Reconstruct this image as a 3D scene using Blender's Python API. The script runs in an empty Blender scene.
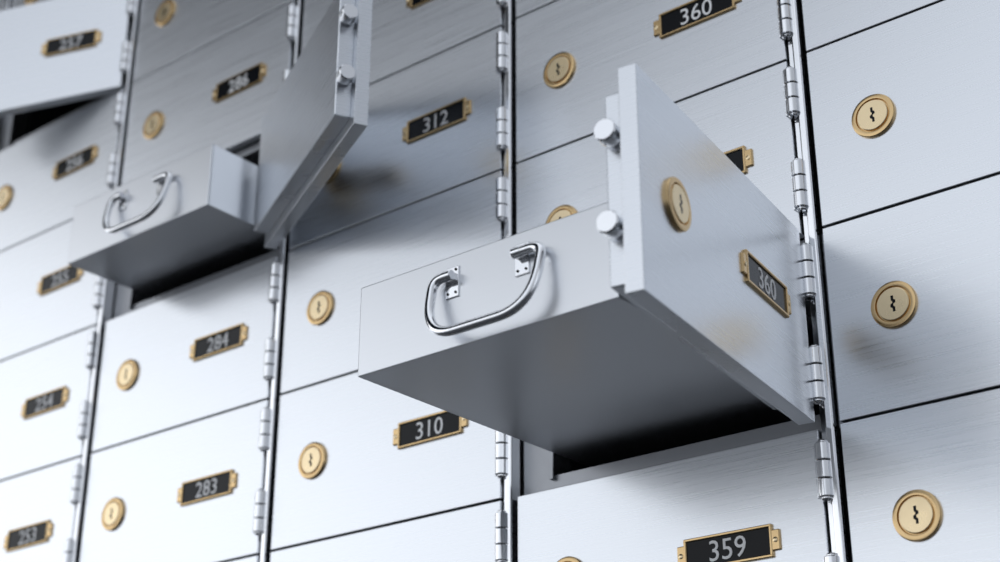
import bpy, bmesh, math, random
from mathutils import Matrix, Vector
random.seed(4)
sc = bpy.context.scene
try:
    sc.view_settings.view_transform = 'Standard'
except Exception:
    pass

# ---------------------------------------------------------------- layout
X4, W, H = -0.49934, 0.30257, 0.15851
ZC = 0.15 + 12*H - 0.68601            # camera height (seam 13 rests on plinth at 0.15)
def XC(c): return X4 + (c-4)*W        # left edge of column c
def ZS(k): return ZC + 0.68601 - (k-1)*H   # seam k = top of row k
KX, KZ, LX, LZ = 0.0536, H-0.0790, 0.2037, H-0.0779
PIVX, PIVY = W-0.0125, -0.004
COLS = range(-3, 6)
ROWS = range(-4, 13)

# ---------------------------------------------------------------- materials
def new_mat(name):
    m = bpy.data.materials.new(name); m.use_nodes = True
    return m, m.node_tree.nodes, m.node_tree.links, m.node_tree.nodes['Principled BSDF']

def brushed(name, col, rough, streak=(3, 3, 420), amt=0.07, bump=0.016, var=0.035):
    m, N, L, b = new_mat(name)
    tc = N.new('ShaderNodeTexCoord'); oi = N.new('ShaderNodeObjectInfo')
    mul = N.new('ShaderNodeVectorMath'); mul.operation = 'MULTIPLY_ADD'
    mul.inputs[1].default_value = streak
    L.new(tc.outputs['Object'], mul.inputs[0])
    sc_ = N.new('ShaderNodeMath'); sc_.operation = 'MULTIPLY'; sc_.inputs[1].default_value = 50
    L.new(oi.outputs['Random'], sc_.inputs[0]); L.new(sc_.outputs[0], mul.inputs[2])
    n = N.new('ShaderNodeTexNoise'); n.inputs['Scale'].default_value = 3.0
    n.inputs['Detail'].default_value = 4; n.inputs['Roughness'].default_value = 0.6
    L.new(mul.outputs[0], n.inputs['Vector'])
    mr = N.new('ShaderNodeMapRange'); mr.inputs['From Min'].default_value = .3; mr.inputs['From Max'].default_value = .7
    mr.inputs['To Min'].default_value = rough-amt/2; mr.inputs['To Max'].default_value = rough+amt/2
    L.new(n.outputs['Fac'], mr.inputs['Value']); L.new(mr.outputs[0], b.inputs['Roughness'])
    mx = N.new('ShaderNodeMix'); mx.data_type = 'RGBA'
    mx.inputs['A'].default_value = (*[c*(1-var) for c in col], 1)
    mx.inputs['B'].default_value = (*[min(1, c*(1+var)) for c in col], 1)
    mr2 = N.new('ShaderNodeMapRange'); mr2.inputs['From Min'].default_value = .3; mr2.inputs['From Max'].default_value = .7
    L.new(n.outputs['Fac'], mr2.inputs['Value']); L.new(mr2.outputs[0], mx.inputs['Factor'])
    L.new(mx.outputs['Result'], b.inputs['Base Color'])
    bp = N.new('ShaderNodeBump'); bp.inputs['Strength'].default_value = bump; bp.inputs['Distance'].default_value = 0.001
    L.new(n.outputs['Fac'], bp.inputs['Height']); L.new(bp.outputs[0], b.inputs['Normal'])
    b.inputs['Metallic'].default_value = 1
    return m

def plain(name, col, rough, metal, noise=0.06, spec=.5):
    m, N, L, b = new_mat(name)
    n = N.new('ShaderNodeTexNoise'); n.inputs['Scale'].default_value = 90; n.inputs['Detail'].default_value = 3
    tc = N.new('ShaderNodeTexCoord'); L.new(tc.outputs['Object'], n.inputs['Vector'])
    mr = N.new('ShaderNodeMapRange'); mr.inputs['To Min'].default_value = max(0.02, rough-noise); mr.inputs['To Max'].default_value = rough+noise
    L.new(n.outputs['Fac'], mr.inputs['Value']); L.new(mr.outputs[0], b.inputs['Roughness'])
    b.inputs['Base Color'].default_value = (*col, 1); b.inputs['Metallic'].default_value = metal
    b.inputs['Specular IOR Level'].default_value = spec
    return m

M_STEEL = brushed('brushed_steel', (.775, .80, .835), .29)
M_DRAWER = brushed('satin_drawer_steel', (.755, .775, .805), .30, amt=.03, bump=.003, var=.01)
M_CHROME = plain('chrome', (.90, .91, .93), .12, 1, .03)
M_BRASS = plain('satin_brass', (.66, .47, .245), .24, 1)
M_BRASS2 = plain('satin_brass_plug', (.84, .68, .43), .29, 1)
M_BLACK = plain('black_enamel', (.004, .005, .007), .18, 0, spec=.18)
M_WHITE = plain('white_digits', (.92, .92, .92), .5, 0)
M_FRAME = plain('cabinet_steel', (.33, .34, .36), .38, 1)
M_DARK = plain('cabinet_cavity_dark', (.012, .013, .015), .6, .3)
MATS = [M_STEEL, M_BRASS, M_BRASS2, M_BLACK, M_WHITE, M_CHROME, M_FRAME, M_DARK, M_DRAWER]
STEEL, BRASS, BRASS2, BLACK, WHITE, CHROME, FRAME, DARK, DRAWER = range(9)

# ---------------------------------------------------------------- mesh builder
class MB:
    def __init__(s): s.v = []; s.f = []; s.m = []; s.sm = []
    def add(s, verts, faces, mat, T=None, smooth=False):
        o = len(s.v)
        s.v += [tuple(T @ Vector(v)) if T else tuple(v) for v in verts]
        s.f += [[o+i for i in f] for f in faces]; s.m += [mat]*len(faces); s.sm += [smooth]*len(faces)
    def box(s, x0, x1, y0, y1, z0, z1, mat, bev=0.0, seg=1, T=None):
        bm = bmesh.new(); bmesh.ops.create_cube(bm, size=1)
        for v in bm.verts:
            v.co = Vector(((x0+x1)/2+v.co.x*(x1-x0), (y0+y1)/2+v.co.y*(y1-y0), (z0+z1)/2+v.co.z*(z1-z0)))
        if bev > 0:
            bmesh.ops.bevel(bm, geom=list(bm.edges), offset=bev, segments=seg, affect='EDGES', profile=.5)
        bm.verts.index_update()
        s.add([v.co.copy() for v in bm.verts], [[v.index for v in f.verts] for f in bm.faces], mat, T); bm.free()
    def lathe(s, prof, mats, seg=40, T=None):
        vs = []; fs = []; ms = []; rings = []
        for r, h in prof:
            if r < 1e-7: rings.append([len(vs)]); vs.append((0, 0, h))
            else:
                rings.append(list(range(len(vs), len(vs)+seg)))
                vs += [(r*math.cos(2*math.pi*i/seg), r*math.sin(2*math.pi*i/seg), h) for i in range(seg)]
        for k in range(len(prof)-1):
            a, b = rings[k], rings[k+1]; mt = mats[k] if isinstance(mats, list) else mats
            flat = abs(prof[k][1]-prof[k+1][1]) < 1e-7
            for i in range(seg):
                j = (i+1) % seg
                if len(a) == 1: f = [a[0], b[i], b[j]]
                elif len(b) == 1: f = [a[i], a[j], b[0]]
                else: f = [a[i], a[j], b[j], b[i]]
                fs.append(f); ms.append(mt); s.sm.append(not flat)
        o = len(s.v)
        s.v += [tuple(T @ Vector(v)) if T else v for v in vs]
        s.f += [[o+i for i in f] for f in fs]; s.m += ms
    def tube(s, pts, r, mat, seg=14):
        pts = [Vector(p) for p in pts]; up = None; vs = []
        for i, p in enumerate(pts):
            d = (pts[min(i+1, len(pts)-1)]-pts[max(i-1, 0)]).normalized()
            if up is None:
                up = d.orthogonal().normalized()
            up = (up-d*up.dot(d)).normalized(); sd = d.cross(up)
            vs += [p+r*(math.cos(2*math.pi*k/seg)*up+math.sin(2*math.pi*k/seg)*sd) for k in range(seg)]
        fs = []
        for i in range(len(pts)-1):
            for k in range(seg):
                l = (k+1) % seg
                fs.append([i*seg+k, i*seg+l, (i+1)*seg+l, (i+1)*seg+k])
        fs.append(list(range(seg))[::-1]); fs.append([(len(pts)-1)*seg+k for k in range(seg)])
        s.add(vs, fs, mat, smooth=True)
    def build(s, name, parent=None, loc=(0, 0, 0), rotz=0):
        me = bpy.data.meshes.new(name); me.from_pydata(s.v, [], s.f)
        used = sorted(set(s.m)); mp = {u: i for i, u in enumerate(used)}
        for u in used: me.materials.append(MATS[u])
        me.polygons.foreach_set('material_index', [mp[x] for x in s.m])
        bm = bmesh.new(); bm.from_mesh(me); bmesh.ops.recalc_face_normals(bm, faces=bm.faces); bm.to_mesh(me); bm.free()
        me.polygons.foreach_set('use_smooth', s.sm)
        me.set_sharp_from_angle(angle=math.radians(30)); me.update()
        me.polygons.foreach_set('use_smooth', s.sm); me.update()
        ob = bpy.data.objects.new(name, me); sc.collection.objects.link(ob)
        ob.location = loc; ob.rotation_euler[2] = rotz
        if parent: ob.parent = parent
        return ob

def text_geo(txt, size):
    cu = bpy.data.curves.new('t', 'FONT'); cu.body = txt; cu.size = size
    cu.align_x = 'CENTER'; cu.align_y = 'CENTER'; cu.extrude = 0.0003; cu.resolution_u = 3
    ob = bpy.data.objects.new('t', cu); sc.collection.objects.link(ob)
    dg = bpy.context.evaluated_depsgraph_get(); me = ob.evaluated_get(dg).to_mesh()
    vs = [v.co.copy() for v in me.vertices]; fs = [list(p.vertices) for p in me.polygons]
    cx = (min(v.x for v in vs)+max(v.x for v in vs))/2; cy = (min(v.y for v in vs)+max(v.y for v in vs))/2
    vs = [Vector((v.x-cx, v.y-cy, v.z)) for v in vs]
    bpy.data.objects.remove(ob); bpy.data.curves.remove(cu)
    return vs, fs
RX = Matrix.Rotation(math.pi/2, 4, 'X')     # local z -> -y (out of wall)

def add_lock(mb, x, y, z):
    T = Matrix.Translation((x, y, z)) @ RX
    prof = [(.0182, 0), (.0182, .0018), (.0176, .0027), (.0160, .0031), (.0142, .0029), (.0136, .0014), (.0130, .0014),
            (.0128, .0030), (.0123, .0034), (0, .0034)]
    mb.lathe(prof, [BRASS]*6+[BRASS2]*3, 48, T)
    c = [(-.0010, .0064), (.0010, .0064), (.0010, .0035), (.0024, .0026), (.0024, .0006), (.0006, -.0002), (.0006, -.0018),
         (.0018, -.0028), (.0018, -.0064), (-.0002, -.0064), (-.0002, -.0036), (-.0018, -.0026), (-.0018, -.0006), (.0000, .0006), (.0000, .0018), (-.0010, .0026)]
    n = len(c)
    vs = [(a, b, .0032) for a, b in c]+[(a, b, .00352) for a, b in c]
    fs = [[i, (i+1) % n, n+(i+1) % n, n+i] for i in range(n)]+[list(range(n, 2*n))]
    mb.add(vs, fs, BLACK, T)

def add_plate(mb, x, y, z, txt):
    w, h, bw, t = .0385, .0125, .0024, .0024
    def bx(a, b, c, d, mt, t0, t1, bev): mb.box(x+a, x+b, y-t1, y-t0, z+c, z+d, mt, bev)
    bx(-w, w, h-bw, h, BRASS, -.0005, t, .0006); bx(-w, w, -h, -h+bw, BRASS, -.0005, t, .0006)
    bx(-w, -w+bw, -h+bw*.6, h-bw*.6, BRASS, -.0005, t, .0006); bx(w-bw, w, -h+bw*.6, h-bw*.6, BRASS, -.0005, t, .0006)
    for s in (-1, 1):
        a, b = sorted((s*(w-.001), s*(w+.0062)))
        bx(a, b, -.0078, .0078, BRASS, -.0005, t*.8, .0007)
        mb.lathe([(.0020, 0), (.0020, .0004), (.0012, .0008), (0, .0009)], BRASS2, 14, Matrix.Translation((x+s*(w+.0027), y-t*.8, z)) @ RX)
    bx(-w+bw*.8, w-bw*.8, -h+bw*.8, h-bw*.8, BLACK, -.0005, .0010, 0)
    vs, fs = text_geo(txt, .0228)
    mb.add(vs, fs, WHITE, Matrix.Translation((x, y-.0012, z)) @ RX)

def add_hinges(mb, x, y, z0):
    for dz in (.0345, .1187):
        zc = z0+H-dz; L = .0132
        for k in (-1, 0, 1):
            r = .0058
            mb.lathe([(0, -L/2), (r-.0006, -L/2), (r, -L/2+.0006), (r, L/2-.0006), (r-.0006, L/2), (0, L/2)], CHROME, 22,
                     Matrix.Translation((x, y, zc+k*(L+.0006))))
        for s in (-1, 1):
            T = Matrix.Translation((x, y, zc+s*.0204)) @ (Matrix.Rotation(math.pi, 4, 'X') if s < 0 else Matrix())
            mb.lathe([(.0040, 0), (.0040, .0012), (.0030, .0024), (0, .0028)], CHROME, 18, T)
        mb.box(x-.007, x-.003, y-.0005, y+.005, zc-.020, zc+.020, CHROME, .0004)

PT, BT = .0130, .0150     # front plate / inner body thickness
def add_panel(mb, ox, oy, oz, body=True, thick=.0095):
    mb.box(ox+.0014, ox+W-.0172, oy, oy+thick, oz+.0010, oz+H-.0010, STEEL, .0005, 2)
    if body:
        mb.box(ox+.0120, ox+W-.028, oy+thick-.0002, oy+thick+BT, oz+.012, oz+H-.012, STEEL, .0008)

NUM = {-3: 169, -2: 197, -1: 226, 0: 255, 1: 285, 2: 312, 3: 362, 4: 412, 5: 462}
def number(c, r):
    return '360' if (c, r) == (3, 0) else str(NUM[c]-r)

OPEN = {(3, 2): 98.4, (1, 0): 153.2, (0, -2): 19.0}
UNLABELLED = {(2, 1)}

# ---------------------------------------------------------------- closed boxes
for c in COLS:
    for r in ROWS:
        if (c, r) in OPEN: continue
        mb = MB()
        add_panel(mb, 0, 0, 0, body=False)
        add_lock(mb, KX, 0, KZ); add_hinges(mb, PIVX, PIVY, 0)
        if (c, r) not in UNLABELLED: add_plate(mb, LX, 0, LZ, number(c, r))
        mb.build('safe_deposit_box', loc=(XC(c), 0, ZS(r+1)))

# ---------------------------------------------------------------- open boxes
for (c, r), ang in OPEN.items():
    root = bpy.data.objects.new('open_safe_deposit_box', None); sc.collection.objects.link(root)
    root.location = (XC(c), 0, ZS(r+1)); root.empty_display_size = .05
    mb = MB(); ox, oy = -PIVX, -PIVY-.002
    add_panel(mb, ox, oy, 0, thick=PT)
    mb.build('door_panel', root, (PIVX, PIVY, 0), math.radians(ang))
    mb = MB(); add_lock(mb, KX+ox, oy, KZ); mb.build('door_lock', root, (PIVX, PIVY, 0), math.radians(ang))
    mb = MB(); add_plate(mb, LX+ox, oy, LZ, number(c, r)); mb.build('door_number_plate', root, (PIVX, PIVY, 0), math.radians(ang))
    mb = MB()
    for z in (.050, .114):
        T = Matrix.Translation((ox+.0122, oy+PT+BT*.60, z)) @ Matrix.Rotation(-math.pi/2, 4, 'Y')
        mb.lathe([(.0056, -.002), (.0056, .003), (.0074, .0032), (.0078, .004), (.0078, .0135), (.0070, .0146), (0, .0146)], CHROME, 28, T)
    mb.build('lock_bolts', root, (PIVX, PIVY, 0), math.radians(ang))
    mb = MB(); add_hinges(mb, 0, 0, 0); mb.build('hinges', root, (PIVX, PIVY, 0), 0)

# ---------------------------------------------------------------- cabinet
cab = bpy.data.objects.new('deposit_box_cabinet', None); sc.collection.objects.link(cab)
xa, xb = XC(COLS[0])-.02, XC(COLS[-1]+1)+.02
mb = MB(); YF = .0112
for c in COLS:
    for r in ROWS:
        x0, x1, z0, z1 = XC(c), XC(c+1), ZS(r+1), ZS(r)
        if (c, r) in OPEN:
            a, b, d, e = x0+.034, x1-.020, z0+.014, z1-.010
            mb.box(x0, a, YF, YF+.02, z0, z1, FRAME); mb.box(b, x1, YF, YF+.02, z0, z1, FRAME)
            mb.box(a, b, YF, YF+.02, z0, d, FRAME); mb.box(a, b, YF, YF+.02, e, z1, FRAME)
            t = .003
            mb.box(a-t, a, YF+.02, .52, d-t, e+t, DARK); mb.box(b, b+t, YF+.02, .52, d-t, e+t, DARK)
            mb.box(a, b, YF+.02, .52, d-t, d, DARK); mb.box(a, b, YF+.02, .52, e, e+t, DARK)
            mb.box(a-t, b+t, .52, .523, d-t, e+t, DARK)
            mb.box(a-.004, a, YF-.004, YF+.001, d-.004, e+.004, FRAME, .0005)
        else:
            mb.box(x0, x1, YF+.004, YF+.02, z0, z1, DARK)
mb.box(xa, XC(COLS[0]), 0, .55, .0, ZS(ROWS[0])+.02, FRAME)
mb.box(XC(COLS[-1]+1), xb, 0, .55, .0, ZS(ROWS[0])+.02, FRAME)
mb.box(xa, xb, 0, .55, ZS(ROWS[0]), ZS(ROWS[0])+.02, FRAME)
mb.box(xa, xb, .01, .55, 0, .15, FRAME)
mb.build('carcass', cab)
mb = MB()
for c in COLS:
    x1 = XC(c+1)
    mb.box(x1-.0092, x1-.0024, -.0040, YF+.005, .15, ZS(ROWS[0]), CHROME, .0016, 3)
    mb.box(x1-.0160, x1-.0090, .0030, YF+.005, .15, ZS(ROWS[0]), CHROME, .0005)
mb.build('vertical_trim_strips', cab)

# ---------------------------------------------------------------- drawers
def bez(p0, p1, p2, n=8):
    return [((1-t)**2)*Vector(p0)+2*(1-t)*t*Vector(p1)+t*t*Vector(p2) for t in [i/n for i in range(n+1)]]
def drawer(c, r, out, depth=.47):
    root = bpy.data.objects.new('deposit_box_drawer', None); sc.collection.objects.link(root)
    x0, x1 = XC(c)+.0465, XC(c+1)-.0245; w = x1-x0; h = .0705; t = .0022
    root.location = (x0, -out, ZS(r+1)+.0262); root.empty_display_size = .05
    mb = MB()
    mb.box(0, w, 0, t*1.4, 0, h, DRAWER, .0008, 2)
    mb.box(0, w, depth-t, depth, 0, h, DRAWER, .0006)
    mb.box(0, t, .001, depth-.001, 0, h, DRAWER, .0006); mb.box(w-t, w, .001, depth-.001, 0, h, DRAWER, .0006)
    mb.box(.0005, w-.0005, .0006, depth-.001, .0001, t, DRAWER)
    mb.build('drawer_tray', root)
    mb = MB(); cx = w/2+.0065; zc = .0525
    for s in (-1, 1):
        px = cx+s*.0315
        mb.box(px-.0062, px+.0062, -.0012, .0003, zc-.0150, zc+.0085, CHROME, .0004)
        for dx, dz in ((-.0036, -.0115), (.0036, -.0115), (-.0036, .0060), (.0036, .0060)):
            mb.lathe([(.0010, 0), (.0010, .0005), (0, .0008)], BLACK, 10, Matrix.Translation((px+dx, -.0012, zc+dz)) @ RX)
        mb.box(px-.0040, px+.0040, -.0050, -.001, zc-.0030, zc+.0030, CHROME, .0006)
        mb.lathe([(0, -.0042), (.0034, -.0042), (.0039, -.0036), (.0039, .0036), (.0034, .0042), (0, .0042)], CHROME, 20,
                 Matrix.Translation((px, -.0058, zc)) @ Matrix.Rotation(math.pi/2, 4, 'Y'))
    mb.build('handle_mounts', root)
    mb = MB()
    hw, hh, y0, y1 = .0485, .0480, -.0058, -.0160
    def yy(z): return y0+(y1-y0)*min(1, (zc-z)/hh)
    def P(x, z): return (cx+.0040+x, yy(z), z)
    pts = [P(-.0345, zc), P(-.037, zc)]
    pts += bez(P(-.0395, zc), P(-hw, zc), P(-hw, zc-.009))
    pts += bez(P(-hw+.0005, zc-.020), P(-hw+.003, zc-hh), P(-hw+.030, zc-hh), 12)
    pts += [P(0, zc-hh)]
    pts += bez(P(hw-.030, zc-hh), P(hw-.003, zc-hh), P(hw-.0005, zc-.020), 12)
    pts += bez(P(hw, zc-.009), P(hw, zc), P(.0385, zc))
    pts += [P(.036, zc), P(.0280, zc)]
    mb.tube(pts, .0036, CHROME)
    mb.build('bail_handle', root)
drawer(3, 2, .2415)
drawer(1, 0, .0910)

# ---------------------------------------------------------------- floor
def slab(name, x0, x1, y0, y1, z0, z1, mat):
    mb = MB(); mb.box(x0, x1, y0, y1, z0, z1, STEEL); o = mb.build(name); o.data.materials.clear(); o.data.materials.append(mat); return o
m, N, L, b = new_mat('dark_floor')
n = N.new('ShaderNodeTexNoise'); n.inputs['Scale'].default_value = 6; n.inputs['Detail'].default_value = 8
cr = N.new('ShaderNodeValToRGB'); cr.color_ramp.elements[0].color = (.025, .027, .031, 1); cr.color_ramp.elements[1].color = (.045, .048, .054, 1)
L.new(n.outputs['Fac'], cr.inputs[0]); L.new(cr.outputs[0], b.inputs['Base Color']); b.inputs['Roughness'].default_value = .6
slab('floor', -6, 4, -6, .75, -.05, 0, m)

# ---------------------------------------------------------------- world
w = bpy.data.worlds.new('vault_light'); sc.world = w; w.use_nodes = True
N, L = w.node_tree.nodes, w.node_tree.links; bg = N['Background']
tc = N.new('ShaderNodeTexCoord')
nm = N.new('ShaderNodeVectorMath'); nm.operation = 'NORMALIZE'
L.new(tc.outputs['Generated'], nm.inputs[0])
def patch(prev, azd, eld, a_out, a_in, col):
    az, el = math.radians(azd), math.radians(eld)
    dt = N.new('ShaderNodeVectorMath'); dt.operation = 'DOT_PRODUCT'
    dt.inputs[1].default_value = (-math.sin(az)*math.cos(el), -math.cos(az)*math.cos(el), math.sin(el))
    L.new(nm.outputs[0], dt.inputs[0])
    mr = N.new('ShaderNodeMapRange'); mr.interpolation_type = 'SMOOTHSTEP'
    mr.inputs['From Min'].default_value = math.cos(math.radians(a_out)); mr.inputs['From Max'].default_value = math.cos(math.radians(a_in))
    L.new(dt.outputs['Value'], mr.inputs['Value'])
    mx = N.new('ShaderNodeMix'); mx.data_type = 'RGBA'
    if isinstance(prev, tuple): mx.inputs['A'].default_value = prev
    else: L.new(prev, mx.inputs['A'])
    mx.inputs['B'].default_value = col; L.new(mr.outputs[0], mx.inputs['Factor'])
    return mx.outputs['Result']
s = (.84, .89, .97, 1)
s = patch(s, -80, 10, 70, 30, (.42, .45, .50, 1))      # dimmer patch added on the right, contrast for the chrome
s = patch(s, 0, -90, 94, 66, (.02, .025, .034, 1))     # dark below
s = patch(s, 62, 12, 28, 8, (1.42, 1.46, 1.52, 1))     # bright patch added low on the left, whitens the lower-left boxes
s = patch(s, 24, 10, 20, 6, (1.10, 1.14, 1.20, 1))  # weaker bright patch added to lift the lower part of the right column
s = patch(s, 52, 47, 25, 17, (.003, .005, .009, 1))    # dark patch added high up, reflected by the upper-left boxes
s = patch(s, 92, 28, 23, 14, (.012, .014, .018, 1))    # dark patch added far left, darkens the open door's inner face
L.new(s, bg.inputs['Color']); bg.inputs['Strength'].default_value = 1.0

# ---------------------------------------------------------------- camera
cam = bpy.data.cameras.new('camera'); co = bpy.data.objects.new('camera', cam); sc.collection.objects.link(co)
sc.camera = co
yaw, pit, roll = .68668, .4166, .00139
fh = Vector((-math.sin(yaw), math.cos(yaw), 0)); R0 = Vector((math.cos(yaw), math.sin(yaw), 0))
F = fh*math.cos(pit)+Vector((0, 0, math.sin(pit))); U0 = -fh*math.sin(pit)+Vector((0, 0, math.cos(pit)))
R = R0*math.cos(roll)+U0*math.sin(roll); U = -R0*math.sin(roll)+U0*math.cos(roll)
M = Matrix((R, U, -F)).transposed().to_4x4(); M.translation = (0, -1, ZC)
co.matrix_world = M
cam.sensor_width = 36; cam.lens = 1564.83/1000*36; cam.clip_start = .01
cam.dof.use_dof = True; cam.dof.focus_distance = 1.18; cam.dof.aperture_fstop = 5.6
